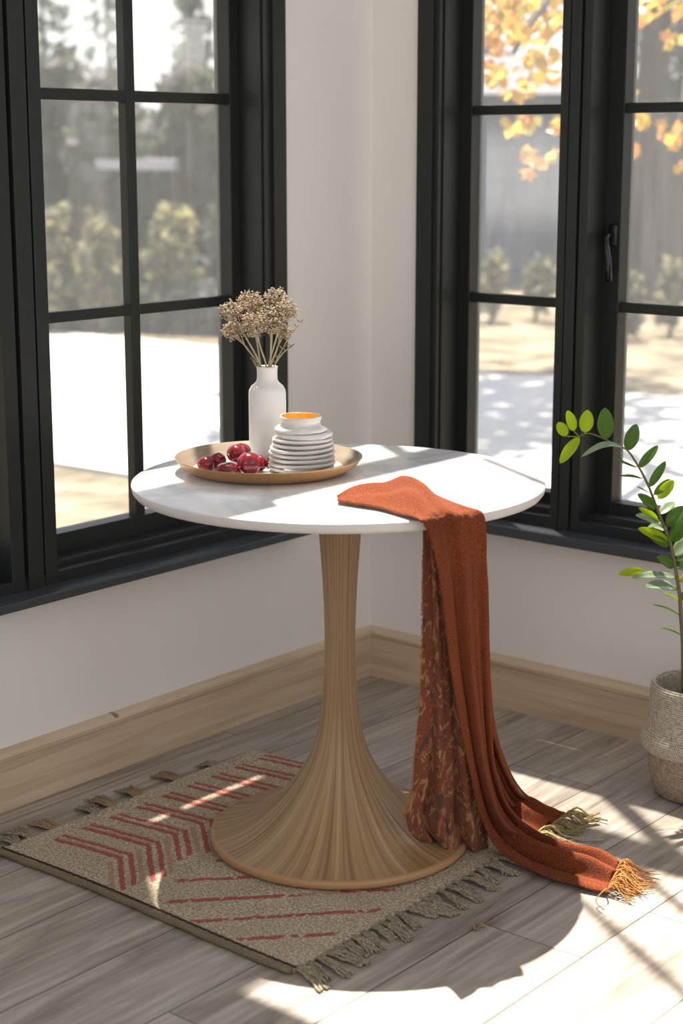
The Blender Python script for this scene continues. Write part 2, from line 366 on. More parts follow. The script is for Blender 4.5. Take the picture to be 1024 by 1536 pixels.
# sills
bm = bmesh.new(); box(bm, -.10, .060, -3.28, -.305, .443, .463, 0, .003); o = link('window_sill', bm, M['sill'], w1)
bm = bmesh.new(); box(bm, .10, 2.02, -.060, .10, .453, .479, 0, .003); o = link('window_sill', bm, M['sill'], w2)
# espagnolette handle on the second sash
bm = bmesh.new()
box(bm, .650, .672, .068, .080, 1.155, 1.205, 0, .004)
tube(bm, [(.661, .070, 1.182), (.660, .050, 1.180), (.662, .040, 1.172), (.668, .036, 1.150), (.674, .036, 1.120), (.675, .038, 1.075)], lambda t: .005+.0035*t, 10)
link('window_handle', bm, M['metal'], w2, True)
def added_clerestory(name, side, u0, u1, bars):  # unseen upper glazing added so sun reaches the table and floor
    root = empty(name, (0, 0, 0), kind='structure'); bm = bmesh.new()
    def bx(bm, a, b, z0, z1, d0=.04, d1=.12):
        if side == 'L': box(bm, -d1, -d0, -b, -a, z0, z1)
        else: box(bm, a, b, d0, d1, z0, z1)
    bx(bm, u0, u1, 1.90, 1.925); bx(bm, u0, u1, 3.57, 3.60)
    for b in bars: bx(bm, b-.012, b+.012, 1.92, 3.58, .06, .10)
    link('window_frame', bm, M['joinery'], root)
    bm = bmesh.new(); bx(bm, u0, u1, 1.91, 3.58, .078, .082); link('pane', bm, M['glass'], root)
added_clerestory('added_window_3', 'L', 0, .94, [.14, .66])
added_clerestory('added_window_4', 'R', 0, 2.2, [.355, .80, 1.35, 1.9])
bm = bmesh.new(); box(bm, -.10, -.055, .055, .10, 1.90, 3.6); tag(link('added_trim_1', bm, M['joinery']), kind='structure')  # unseen corner post of the added glazing, placed for its shadow

# unseen roof light added over the corner to let sun onto the floor
rl = empty('added_window_5', (0, 0, 0), kind='structure'); bm = bmesh.new()
for (x0, x1, y0, y1) in ((-.16, 1.0, -.85, -.82), (.97, 1.0, -.82, .16), (-.16, 1.0, .06, .16), (-.16, -.06, -.82, .06), ): box(bm, x0, x1, y0, y1, CH+.001, CH+.05)
for (px_, py_, L_) in ((-.01, -.01, 1.14), (.21, .05, .88), (.43, .05, .62)):  # slanted bars added to cast stripes of shade on the floor
    tube(bm, [(px_, py_, CH+.03), (px_+.857*L_, py_-.515*L_, CH+.03)], .014, 8)
link('window_frame', bm, M['joinery'], rl)
bm = bmesh.new(); box(bm, -.06, .97, -.82, .06, CH+.055, CH+.059); link('pane', bm, M['glass'], rl)

# ------------------------------------------------------------------ table
TC = Vector((.664, -.923, 0)); TT = Vector((.664-.004, -.923, 0))
tb = empty('pedestal_table', TC, 'round white marble-topped table on a flared oak pedestal, standing on the rug', 'table')
bm = bmesh.new()
pr = [(0, .728), (.386, .728), (.394, .730), (.3985, .736), (.4005, .745), (.4000, .7485), (.398, .75), (0, .75)]
lathe(bm, pr, 192, (TT.x, TT.y))
for f in bm.faces:
    c = f.calc_center_median()
    if c.z < .7486: f.material_index = 1
o = link('tabletop', bm, [M['marble'], M['tableedge']], tb, True, origin=(TC.x, TC.y, 0)); mod(o, 'EDGE_SPLIT', split_angle=radians(40))
prof = [(.047, .728), (.0425, .66), (.038, .60), (.034, .54), (.0315, .48), (.0305, .43), (.0315, .38), (.0345, .32), (.039, .27), (.048, .225), (.062, .185), (.082, .150), (.106, .118), (.135, .088), (.168, .062), (.205, .042), (.240, .032), (.258, .029)]
P = [Vector((r, z, 0)) for r, z in prof]; pf = [crom(P, i/70) for i in range(71)]
bm = bmesh.new(); lathe(bm, [(p.x, p.y) for p in pf], 160, (0, 0))
bmesh.ops.translate(bm, vec=TC, verts=bm.verts)
link('pedestal_column', bm, M['veneer'], tb, True, origin=TC)
bm = bmesh.new(); lathe(bm, [(0, .011), (.255, .011), (.261, .013), (.263, .018), (.263, .026), (.260, .029), (.256, .0295)], 160, (TC.x, TC.y))
link('base_plate', bm, M['edge'], tb, True, origin=TC)

# ------------------------------------------------------------------ tray and what stands on it
TRC = Vector((.500, -.948, .7505))
tray = empty('serving_tray', TRC, 'round brass-rimmed tray on the white tabletop, holding fruit, plates and the vase', 'tray')
bm = bmesh.new(); lathe(bm, [(0, 0), (.140, 0), (.158, .004), (.176, .015), (.1855, .0275), (.187, .0290), (.1865, .0300)], 128, (TRC.x, TRC.y)); bmesh.ops.translate(bm, vec=(0, 0, TRC.z), verts=bm.verts)
link('tray_shell', bm, M['brass'], tray, True, origin=TRC)
bm = bmesh.new(); lathe(bm, [(.1868, .0300), (.184, .0298), (.174, .018), (.157, .008), (.140, .0045), (0, .004)], 128, (TRC.x, TRC.y)); bmesh.ops.translate(bm, vec=(0, 0, TRC.z), verts=bm.verts)
link('tray_lining', bm, M['trayin'], tray, True, origin=TRC)
TF = TRC.z + .0047
# vase
VC = Vector((.402, -.842, TF))
bm = bmesh.new()
vp = [(0, 0), (.034, 0), (.0375, .003), (.0385, .010), (.0385, .118), (.0375, .126), (.033, .134), (.025, .140), (.0215, .146), (.0208, .155), (.0212, .166), (.0222, .170), (.0212, .1715), (.0195, .170), (.0185, .150), (.022, .138), (.034, .128), (.034, .02), (0, .015)]
lathe(bm, vp, 64, (VC.x, VC.y)); bmesh.ops.scale(bm, vec=(1, 1, 1.085), verts=bm.verts); bmesh.ops.translate(bm, vec=(0, 0, VC.z), verts=bm.verts)
tag(link('vase', bm, M['ceramic'], None, True, origin=VC), 'tall matte white bottle vase holding the dried flowers', 'vase')
# dried flowers (each stem one thing)
def blob(bm, c, r, mi=0, sub=1):
    res = bmesh.ops.create_icosphere(bm, subdivisions=sub, radius=r, matrix=Matrix.Translation(c) @ Matrix.Diagonal((1, random.uniform(.6, 1), random.uniform(.5, 1), 1)))
    for v in res['verts']:
        for f in v.link_faces: f.material_index = mi
heads = [  # px, py, radius px, label
    (346, 466, 17, 'dried flower head at the far left of the bunch, pale and round'),
    (349, 496, 17, 'lowest dried flower head on the left, hanging beside the window stile'),
    (375, 455, 21, 'dried flower head second from the left at the top of the bunch'),
    (380, 488, 21, 'dried flower head in the lower middle of the bunch'),
    (413, 446, 17, 'highest dried flower head of the bunch, near its centre'),
    (427, 464, 19, 'dried flower head at the right edge of the bunch against the white wall'),
    (407, 478, 22, 'dried flower head in the centre of the bunch above the vase neck'),
    (425, 497, 13, 'small dried flower head low on the right of the bunch')]
VD = (VC-CAM).dot(NH)
for i, (px, py, rp, lab) in enumerate(heads):
    D = VD + (-.02, .01, .02, -.03, .015, -.01, -.015, .02)[i]
    c = at_d(px, py, D); k = D/2520
    base = VC + Vector((cos(i*.9)*.010, sin(i*.9)*.010, .05))
    neck = VC + Vector(((c.x-VC.x)*.16, (c.y-VC.y)*.16, .17)) + Vector((cos(i*2.1)*.006, sin(i*2.1)*.006, 0))
    root = empty('dried_flower', neck, lab, 'dried flower', 'bunch of dried flowers in the white vase')
    bm = bmesh.new(); pts = [crom([base, neck, (neck+c)/2+Vector((0, 0, .006)), c], t/14) for t in range(15)]
    tube(bm, pts, lambda t: .0021-.0006*t, 6)
    for q in range(6):
        a = random.uniform(0, 2*pi); e = c + Vector((cos(a)*rp*k*.6, sin(a)*rp*k*.5, random.uniform(-.2, .4)*rp*k))
        tube(bm, [pts[10], (Vector(pts[11])+e)/2, e], .0010, 5)
    link('stem', bm, M['drystem'], root, True)
    bm = bmesh.new()
    for q in range(int(520*(rp/18)**2)):
        v = Vector((random.gauss(0, 1), random.gauss(0, 1), random.gauss(0, 1))).normalized()*random.uniform(.3, 1.0)**.6
        lump = 1.06+.45*mnoise.noise(v*2.3+Vector((i*5, 0, 0)))
        p = c + Vector((v.x, v.y, v.z*.86))*rp*k*lump
        blob(bm, p, random.uniform(.0012, .0030), random.choice((0, 0, 1)))
    link('flower_head', bm, [M['dried'], M['dried2']], root)
for i, (px, py, lab) in enumerate(((450, 484, 'thin dried sprig curling right above the vase, against the white wall'), (437, 520, 'short dried olive sprig just right of the vase neck'), (380, 540, 'tiny dried sprig just left of the vase neck'))):
    neck = VC + Vector((.006*(1 if i < 2 else -1), .006*(1 if i < 2 else -1), .168)); e = at_d(px, py, VD)
    root = empty('dried_sprig', neck, lab, 'dried sprig'); bm = bmesh.new()
    pts = [crom([neck-Vector((0, 0, .08)), neck, (neck+e)/2+Vector((0, 0, .012 if i < 2 else -.003)), e], t/10) for t in range(11)]
    tube(bm, pts, .0011, 5); link('stem', bm, M['drystem'], root, True)
    bm = bmesh.new()
    for q in range(5, 11):
        for s_ in (-1, 1):
            p = Vector(pts[q]); d = RT*s_*.006 + Vector((0, 0, .006)) + NH*random.uniform(-.004, .004)
            a, b = p + d*.5 + UP*.0022, p + d*.5 - UP*.0022
            bm.faces.new([bm.verts.new(x) for x in (p, a, p+d*1.15, b)])
    lo = link('leaf', bm, M['dryleaf'], root); mod(lo, 'SOLIDIFY', thickness=.0006)
# stack of plates and the little jar
JC = at_d(454, 705, (Vector((.575, -.915, 0))-CAM).dot(NH)); JC = Vector((.563, -.919, TF))
plate_labels = ['lowest white rippled plate of the stack on the tray', 'second white plate from the bottom of the stack', 'third white plate from the bottom of the stack', 'fourth white plate from the bottom of the stack',
    'fifth white plate from the bottom of the stack', 'sixth white plate from the bottom, slightly smaller than those below', 'seventh white plate from the bottom of the narrowing stack', 'uppermost white plate, directly under the small jar']
z = TF
prs = [.0645, .066, .065, .0655, .064, .0615, .059, .0575]; phs = [.0105, .0095, .010, .0095, .0095, .0095, .009, .011]
for i in range(8):
    r, h = prs[i], phs[i]; bm = bmesh.new(); ph = random.uniform(0, 6)
    cx, cy = random.uniform(-.0012, .0012), random.uniform(-.0012, .0012)
    if i == 7: cx, cy = RT.x*.004, RT.y*.004
    w = lambda rr, zz, a: (rr*(1+.006*sin(2*a+ph)+.006*sin(5*a+ph)), zz + (rr/.065)**2*.0010*sin(2*a+ph*1.7))
    pp = [(0, .0), (r*.80, .0), (r*.93, h*.22), (r*.985, h*.50), (r, h*.74), (r*.992, h*.93), (r*.965, h*.99), (r*.92, h*.90), (r*.72, h*.62), (0, h*.62)] if i < 7 else \
         [(0, 0), (r*.9, 0), (r*.98, h*.3), (r, h*.6), (r*.96, h*.9), (r*.85, h*1.05), (r*.6, h*1.1), (0, h*1.1)]
    lathe(bm, pp, 72, (JC.x+cx, JC.y+cy), wob=w); bmesh.ops.translate(bm, vec=(0, 0, z), verts=bm.verts)
    tag(link('plate', bm, M['glaze'], None, True, origin=(JC.x, JC.y, z)), plate_labels[i], 'plate', 'stack of white plates on the tray'); z += h*(.99 if i < 7 else 1.1)
jar = empty('small_jar', (JC.x-.001, JC.y, z), 'small white jar with an amber yellow inside, on top of the plate stack', 'jar')
bm = bmesh.new(); jx, jy = JC.x-RT.x*.002, JC.y-RT.y*.002
lathe(bm, [(0, 0), (.050, 0), (.0535, .003), (.050, .008), (.0405, .011), (.0385, .016), (.0390, .022), (.0415, .0255), (.0422, .028), (.0410, .0305), (.0385, .030)], 72, (jx, jy), wob=lambda r, z_, a: (r*(1+.008*sin(3*a)), z_+.0006*sin(2*a+1)))
bmesh.ops.translate(bm, vec=(0, 0, z), verts=bm.verts); link('jar_body', bm, M['glaze'], jar, True)
bm = bmesh.new(); lathe(bm, [(.0388, .0298), (.0375, .026), (.036, .016), (.032, .009), (0, .008)], 72, (jx, jy)); bmesh.ops.translate(bm, vec=(0, 0, z), verts=bm.verts)
link('jar_interior', bm, M['amber'], jar, True)
# fruit
fruits = [  # px, py, rx px, rz px, depth off, stem?, label
    (309, 696, 13.5, 12, -.01, 'pale-cheeked round red fruit farthest left on the tray'),
    (326, 684, 14, 12, .03, 'red fruit behind the leftmost one on the tray'),
    (341, 702, 18, 10, -.045, 'long oval red fruit lying at the front of the tray'),
    (354, 680, 15, 14, .015, 'glossy red fruit in the middle of the pile, tilted upright'),
    (362, 676, 15, 11, .055, 'red fruit at the back of the pile, mostly hidden'),
    (374, 694, 19, 17, -.03, 'largest dark red fruit, front right of the pile'),
    (390, 690, 10, 12, .0, 'crumpled split red fruit at the right end of the pile')]
FD = (Vector((.46, -1.02, 0))-CAM).dot(NH)
for i, (px, py, rx, rz, dd, lab) in enumerate(fruits):
    D = FD+dd; k = D/2505; c = at_d(px, py, D); hh = rz*k; a = rx*k
    c.z = max(TF+hh*.985, c.z) if i in (3, 4) else TF+hh*.985
    root = empty('red_fruit', c, lab, 'fruit', 'red fruits on the tray'); bm = bmesh.new()
    bmesh.ops.create_icosphere(bm, subdivisions=4, radius=1)
    for v in bm.verts:
        n_ = v.co.copy(); dim = 1-.16*exp(-((1-n_.x)/.10)) ; cre = 1-.03*exp(-(n_.y/.18)**2)
        wr = 1+.035*mnoise.noise(n_*1.6+Vector((i*7, 0, 0)))
        if i == 6: wr += .14*mnoise.noise(n_*4)
        v.co = Vector((n_.x*a*dim, n_.y*a*.92, n_.z*hh))*cre*wr
    bmesh.ops.rotate(bm, verts=bm.verts, matrix=Matrix.Rotation(atan2(RT.y, RT.x)+(.2, -.8, .1, 2.2, 1.0, .5, -.3)[i], 3, 'Z')); bmesh.ops.translate(bm, vec=c, verts=bm.verts)
    link('fruit_flesh', bm, M['fruit'], root, True)
    if i in (2, 5, 6):
        bm = bmesh.new(); e = c + RT*a*.95
        for q in range(7):
            t = q*2*pi/7; d = (UP*cos(t)+NH*sin(t)); p0 = e - RT*.006; p1 = e+d*.006+RT*.001; p2 = e+d*.010+RT*.006
            s2 = d.cross(RT)*.0026; bm.faces.new([bm.verts.new(x) for x in (p0, p1+s2, p2, p1-s2)])
        cal = link('calyx', bm, M['fruit'], root); mod(cal, 'SOLIDIFY', thickness=.0012)

# ------------------------------------------------------------------ scarf
D_ = at_d
sc = empty('scarf', (1.045, -1.075, .752), 'rust orange wool scarf with fringed ends, draped over the table edge to the floor', 'scarf')
def sheet(name, rows, nrow, ncol, folds, mat, thick=.005, edge=None, extra=None, parent=sc):
    L = [r[0] for r in rows]; R = [r[1] for r in rows]; A = [r[2] for r in rows]
    bm = bmesh.new(); G = []
    for i in range(nrow+1):
        t = i/nrow; l = crom(L, t); r = crom(R, t); x = t*(len(A)-1); k = min(int(x), len(A)-2); a = A[k]*(1-(x-k))+A[k+1]*(x-k)
        up = Vector((0, 0, 1)); ax = (r-l).normalized()
        T_ = (crom(L, min(1, t+.01))+crom(R, min(1, t+.01))-crom(L, max(0, t-.01))-crom(R, max(0, t-.01)))
        nr = T_.cross(ax).normalized()
        if nr.dot(-FW) < 0: nr = -nr
        row = []
        for j in range(ncol+1):
            s_ = j/ncol; p = l.lerp(r, s_) + nr*a*folds(s_, t)
            p += nr*.0018*mnoise.noise(Vector((s_*7, t*22, 3)))
            if extra: p = extra(p, s_, t)
            row.append(p)
        G.append(row)
    V = grid(bm, G); o = link(name, bm, mat, parent, True); mod(o, 'SOLIDIFY', thickness=thick, offset=0); mod(o, 'SUBSURF', levels=1, render_levels=1)
    return o, G
Z = on_z
# body: from its tip on the tabletop, over the edge, down and out along the floor
rows = [
    (Z(506, 752, .757), Z(505, 745, .760), .002),
    (Z(536, 757, .757), Z(533, 733, .760), .010),
    (Z(568, 762, .757), Z(566, 727, .760), .021),
    (Z(600, 771, .757), Z(604, 722, .760), .028),
    (Z(622, 778, .757), Z(648, 741, .760), .024),
    (Z(632, 783, .7575), Z(700, 762, .759), .008),
    (D_(637, 790, 2.852), D_(724, 770, 2.905), .003),
    (D_(647, 815, 2.850), D_(728, 800, 2.908), .004),
    (D_(656, 855, 2.860), D_(729, 850, 2.912), .007),
    (D_(665, 920, 2.885), D_(730, 920, 2.93), .010),
    (D_(675, 1000, 2.925), D_(732, 1000, 2.96), .012),
    (D_(689, 1080, 2.98), D_(735, 1080, 3.01), .015),
    (D_(704, 1155, 3.045), D_(741, 1150, 3.07), .018),
    (D_(720, 1222, 3.11), D_(757, 1200, 3.13), .020),
    (Z(741, 1268, .035), Z(782, 1234, .05), .018),
    (Z(776, 1296, .012), Z(818, 1258, .03), .020),
    (Z(825, 1318, .010), Z(860, 1272, .025), .022),
    (Z(870, 1331, .010), Z(900, 1280, .022), .020),
    (Z(908, 1339, .010), Z(928, 1296, .015), .012)]
def bodyfold(s, t):
    edge = .25*(s*(1-s)*4)
    if t < 5/18:
        rid = exp(-((s-.62+.5*t)/.13)**2)*1.0 + exp(-((s-.22)/.10)**2)*.55*min(1, t*9)
        return (.55+.35*sin(t*38))*sin(pi*min(1, s*1.02))**.8*.9 + rid*.9 + .2*sin(pi*5*s+t*15)*sin(pi*s)
    return (.85*sin(2*pi*1.9*s+.6+1.2*t) + .45*sin(2*pi*3.7*s+2+2*t) + .15*sin(2*pi*8*s+5*t))*(sin(pi*s)**.35 if 0 < s < 1 else 0) + edge*(1.6 if t > .75 else .6)
def keep(p, s, t):
    if p.z < .008: p.z = .008
    return p
def keep_top(p, s, t):
    p = keep(p, s, t)
    if t < 5.3/18 and p.z < .7555: p.z = .7555
    return p
body, G = sheet('draped_body', rows, 150, 44, bodyfold, M['rust'], .006, extra=keep_top)
# second layer peeking out behind, running to the olive fringe
rows = [
    (D_(700, 800, 2.93), D_(727, 800, 2.93), .002), (D_(700, 870, 2.95), D_(731.5, 870, 2.95), .003),
    (D_(700, 960, 2.99), D_(734, 960, 2.99), .006), (D_(703, 1040, 3.05), D_(737, 1040, 3.05), .010),
    (D_(710, 1105, 3.11), D_(745, 1100, 3.12), .014), (D_(722, 1160, 3.18), D_(762, 1150, 3.20), .018),
    (Z(738, 1212, .05), Z(786, 1188, .06), .020), (Z(764, 1243, .02), Z(818, 1208, .03), .020), (Z(797, 1258, .012), Z(852, 1221, .015), .014)]
rear, G2 = sheet('rear_tail', rows, 80, 36, lambda s, t: (.6*sin(2*pi*2.5*s+1.0)+.3*sin(2*pi*5*s))*min(1, 4*s, 4*(1-s))+.4*sin(pi*s)*(t > .6), M['rust'], .005, extra=keep)
# patterned side hanging behind on the left and pooling on the base
rows = [
    (D_(634, 786, 2.885), D_(662, 786, 2.885), .001), (D_(634.5, 840, 2.90), D_(672, 840, 2.905), .003), (D_(634, 900, 2.925), D_(682, 900, 2.93), .004),
    (D_(633, 980, 2.965), D_(694, 980, 2.97), .006), (D_(629, 1060, 3.01), D_(706, 1060, 3.02), .009), (D_(622, 1130, 3.06), D_(716, 1130, 3.07), .012),
    (D_(619, 1180, 3.09), D_(722, 1180, 3.11), .014), (D_(611, 1208, 3.10), D_(727, 1215, 3.15), .022), (D_(608, 1230, 3.10), D_(730, 1240, 3.17), .024),
    (D_(620, 1254, 3.12), D_(732, 1258, 3.18), .020), (D_(652, 1272, 3.15), D_(732, 1274, 3.19), .006)]
side, G3 = sheet('patterned_side', rows, 110, 44, lambda s, t: (.7*sin(2*pi*2.6*s+.4+t)+.4*sin(2*pi*5.3*s+3*t))*min(1, 5*s+.15, 5*(1-s))+1.3*sin(pi*s)*max(0, t-.6)*1.5, M['pattern'], .005, extra=keep)
side['label'] = 'patterned rust, gold and dark side of the scarf'
# ragged brushed edge along the left
bm = bmesh.new()
for i in range(8, len(G3)-25):
    p = G3[i][0]
    for q in range(3):
        d = -RT*random.uniform(.001, .005)*(.4+i/90) + Vector((0, 0, random.uniform(-.012, .002))) - NH*random.uniform(-.002, .004)
        tube(bm, [p, p+d*.5+NH*.001, p+d], .0008, 4)
o = link('brushed_edge', bm, M['orange_fringe'], sc)
def fringe(name, A, B, n, dirv, ln, mat, spread=.3, rad=.0016, lift=.012, parent=sc):
    bm = bmesh.new()
    for i in range(n):
        s_ = (i+.5)/n+random.uniform(-.02, .02); p = A.lerp(B, s_)
        d = (dirv + Vector((random.gauss(0, spread), random.gauss(0, spread), 0))).normalized(); l = ln*random.uniform(.6, 1.1)
        side_ = Vector((-d.y, d.x, 0)); w1_, w2_ = random.uniform(-.3, .3)*l, random.uniform(-.3, .3)*l
        hh = random.uniform(.3, 1)*lift
        pts = [p, p+d*l*.3+side_*w1_*.4+Vector((0, 0, hh)), p+d*l*.65+side_*w2_*.5+Vector((0, 0, hh*.3)), p+d*l+side_*w1_]
        for k, q in enumerate(pts): q.z = max(q.z if k < 2 else min(q.z, .004+hh*.5), .0025)
        cp = [crom(pts, t/9) for t in range(10)]
        for q in cp: q.z = max(q.z, .0022)
        tube(bm, cp, lambda t: rad*(1.15-.4*t), 5)
    return link(name, bm, mat, parent, True)
e0, e1 = G[-1][0], G[-1][-1]; dv = (Z(978, 1330, 0)-Z(915, 1318, 0)).normalized()
fringe('front_fringe', e0, e1, 60, dv, .075, M['orange_fringe'], .35, .0014, .02)['label'] = 'orange gold fringe at the front end'
e0, e1 = G2[-1][0], G2[-1][-1]; dv = (Z(885, 1222, 0)-Z(830, 1232, 0)).normalized()
dv = (Z(878, 1238, 0)-Z(825, 1240, 0)).normalized()
fringe('rear_fringe', e0, e1, 34, dv, .085, M['olive_fringe'], .2, .0024, .016)['label'] = 'olive gold fringe at the rear end'
fringe('middle_fringe', Z(790, 1262, .006), Z(815, 1254, .006), 12, (Z(895, 1272, 0)-Z(810, 1260, 0)).normalized(), .12, M['cream_fringe'], .12, .0020, .006)['label'] = 'thin cream strands between the two ends'

# ------------------------------------------------------------------ rug
X0, X1, Y0, Y1 = .180, .968, -1.405, -.655
rug = empty('rug', (.57, -1.03, 0), 'flat-woven beige jute rug with red chevron stripes, lying under the table base', 'rug')
def rugcol(x, y):
    if x < X0+.022 or y < Y0+.018: return 0
    wob = .0025*mnoise.noise(Vector((x*30, y*30, 0)))
    u = x-X0; per = .0765
    if u < .045: return 0
    bend = .395
    if x <= bend: ph = y - (x-.2)*.10 + wob
    else: ph = y - (bend-.2)*.10 + (x-bend)*.85 + wob
    q = (ph+2.0) % per; k = int((ph+2.0)//per)
    yy = ph
    if yy < -1.345: return 0
    if x <= bend:
        if q < .012 or (.024 < q < .034): return 1
        if .012 <= q < .019 or .034 <= q < .040: return 2 if mnoise.noise(Vector((x*9, k*3.1, 2))) > -.1 else 0
        return 0
    if x < bend+.115+.02*sin(k*2.1) and y > -1.385:
        if q < .014 or .028 < q < .042: return 1
        if .050 < q < .064: return 2
        return 0
    # long diagonals of the centre field
    if x > .54:
        dg = (x-.555) - (y+1.295)*.90 + wob*2
        s_ = (x-.555)+(y+1.295)
        for c_, a0, a1 in ((0, .0, .34), (.118, -.02, .60), (.233, -.02, .55), (.345, .10, .60), (-.118, .12, .5), (-.236, .12, .7)):
            if abs(dg-c_) < .0085 and a0 < s_ < a1 and x < X1-.03 and mnoise.noise(Vector((x*70, y*70, 4))) > -.28: return 1 if mnoise.noise(Vector((x*7, y*7, 8))) > -.12 else 2
    return 0
bm = bmesh.new(); nx, ny = 250, 240
hz = lambda x, y: .0085 + .0022*mnoise.noise(Vector((x*5, y*5, 1))) + .0012*mnoise.noise(Vector((x*230, y*60, 0)))
V = [[bm.verts.new((X0+(X1-X0)*i/nx + .004*mnoise.noise(Vector((j*.12, 0, 9)))*(1 if i in (0, nx) else 0), Y0+(Y1-Y0)*j/ny+.006*sin(i/nx*5), hz(X0+(X1-X0)*i/nx, Y0+(Y1-Y0)*j/ny))) for j in range(ny+1)] for i in range(nx+1)]
for i in range(nx):
    for j in range(ny):
        f = bm.faces.new((V[i][j], V[i+1][j], V[i+1][j+1], V[i][j+1])); f.material_index = rugcol(X0+(X1-X0)*(i+.5)/nx, Y0+(Y1-Y0)*(j+.5)/ny)
o = link('woven_field', bm, [M['rug'], M['rug_red'], M['rug_tan']], rug, True); mod(o, 'SOLIDIFY', thickness=.007, offset=-1)
bm = bmesh.new()
tube(bm, [(X0-.004+(X1-X0+.002)*t/40, Y0-.006+.006*sin(t/40*5), .0072+.001*sin(t)) for t in range(41)], .0068, 10); link('rolled_hem', bm, M['rug_edge'], rug, True)
bm = bmesh.new(); tube(bm, [(X0+(X1-X0)*t/120, Y0+.0055+.006*sin(t/120*5)+.001*sin(t*2.1), .0112) for t in range(121)], .0019, 6); link('hem_stitch', bm, M['rug_dark'], rug, True)
def tassel(p, d, ln, r, mat, nstr=5, bn=.25):
    bm = bmesh.new(); s_ = Vector((-d.y, d.x, 0)); bend = random.uniform(-bn, bn)
    for q in range(nstr):
        o_ = (q-(nstr-1)/2)*r*.75; jz = random.uniform(0, r)
        pts = [p + s_*o_*.5 + Vector((0, 0, .006)), p+d*ln*.35+s_*(o_+bend*ln*.2)+Vector((0, 0, .007+jz)), p+d*ln*.7+s_*(o_*1.3+bend*ln*.6)+Vector((0, 0, .005+jz*.5)), p+d*ln*random.uniform(.92, 1.05)+s_*(o_*1.6+bend*ln)+Vector((0, 0, .003))]
        tw = random.uniform(0, 6); cp = []
        for t in range(13):
            c_ = crom(pts, t/12); c_ += s_*.0012*sin(tw+t*1.3)+Vector((0, 0, .0008*cos(tw+t*1.3))); c_.z = max(c_.z, r*.5); cp.append(c_)
        tube(bm, cp, lambda t: r*(.62-.22*t), 6)
    return link('tassel', bm, mat, rug, True)
# dense tassels at the right end
n = 30
for i in range(n):
    y = Y0+.008+(Y1-Y0-.02)*i/(n-1)
    d = Vector((1, random.uniform(-.55, .05), 0)).normalized()
    tassel(Vector((X1-.004, y, 0)), d, random.uniform(.062, .088), random.uniform(.0048, .0062), M['tassel'], 4)
# loose clumps at the left end
for (px, py, l) in ((55, 1262, .075), (85, 1248, .07), (140, 1222, .06), (165, 1212, .08), (208, 1198, .07), (262, 1172, .075), (315, 1150, .045), (30, 1272, .06)):
    p = Z(px, py, 0); p.x = X0+.004
    tassel(p, Vector((-1, random.uniform(-.1, .35), 0)).normalized(), l, .0042, random.choice((M['tassel'], M['tassel2'])), 10, .12)

# ------------------------------------------------------------------ basket planter and plant
PC = Z(1042, 1190, 0); PC.z = 0
pb = empty('plant_basket', PC, 'woven beige rope basket with a folded cuff, standing by the right wall', 'basket')
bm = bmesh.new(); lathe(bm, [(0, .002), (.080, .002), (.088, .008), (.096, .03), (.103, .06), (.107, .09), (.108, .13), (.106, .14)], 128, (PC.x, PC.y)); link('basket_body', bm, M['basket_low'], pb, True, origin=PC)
cuff = [(.104, .108), (.113, .106), (.1195, .112), (.1225, .124), (.1210, .138), (.1150, .150), (.1105, .160), (.1080, .185), (.1065, .215), (.1050, .240), (.1025, .250), (.0975, .254), (.0925, .250), (.0900, .238), (.0900, .17)]
P = [Vector((r, z_, 0)) for r, z_ in cuff]; bm = bmesh.new(); lathe(bm, [(crom(P, t/60).x, crom(P, t/60).y) for t in range(61)], 128, (PC.x, PC.y)); link('folded_cuff', bm, M['basket'], pb, True, origin=PC)
bm = bmesh.new(); lathe(bm, [(.0895, .172), (.06, .176), (0, .180)], 48, (PC.x, PC.y)); link('potting_soil', bm, M['soil'], pb, True, origin=PC)

PD = (PC-CAM).dot(NH)
zx = lambda x, y: (820+x*.2605, 580+y*.2605)
plant = empty('houseplant', (PC.x, PC.y, .178), 'leafy green plant with an arching stem of oval leaves, rising from the basket', 'plant')
stem_px = [(1026, 1052), (1024, 971), (1021, 925), (1019, 893), (1014, 861), (1005, 814), (994, 786), (983, 757), (971, 726), (955.5, 697), (940, 675), (921.6, 667), (906, 658), (882.5, 650), (868, 655)]
def sD(y): return PD - .01 - .06*(max(0, 1050-y)/400)
sp = [at_d(x, y, sD(y)) for x, y in stem_px]; sp[0] = Vector((sp[0].x, sp[0].y, .17))
bm = bmesh.new(); tube(bm, [crom(sp, t/70) for t in range(71)], lambda t: .0040*(1-t)**1.2+.0011, 8); link('main_stem', bm, M['stem'], plant, True)
sp2 = [at_d(1034, 1050, PD+.01), at_d(1036, 960, PD), at_d(1040, 880, PD-.01), at_d(1050, 800, PD-.03), at_d(1075, 720, PD-.03)]; sp2[0].z = .17
bm = bmesh.new(); tube(bm, [crom(sp2, t/30) for t in range(31)], lambda t: .0045-.003*t, 8); link('second_stem', bm, M['stem'], plant, True)
def leafmesh(b, tip, w, face, bend=0.0, fold=.25):
    """pointed oval leaf from b to tip, width w, its upper face turned to `face`"""
    ax = tip-b; L = ax.length; ax.normalize(); nrm = (face-ax*face.dot(ax)).normalized(); sd = ax.cross(nrm)
    bm = bmesh.new(); rows = []
    for i in range(15):
        t = i/14; ww = w/2*(sin(pi*min(1, t**.92))**.58 if 0 < t < 1 else 0)+.0003
        c_ = b+ax*L*t+nrm*bend*L*sin(pi*t)
        rows.append([c_+sd*ww*s_+nrm*ww*abs(s_)*fold for s_ in (-1, -.66, -.33, 0, .33, .66, 1)])
    grid(bm, rows); return bm
def dx(v): return sight(0, 0)*0
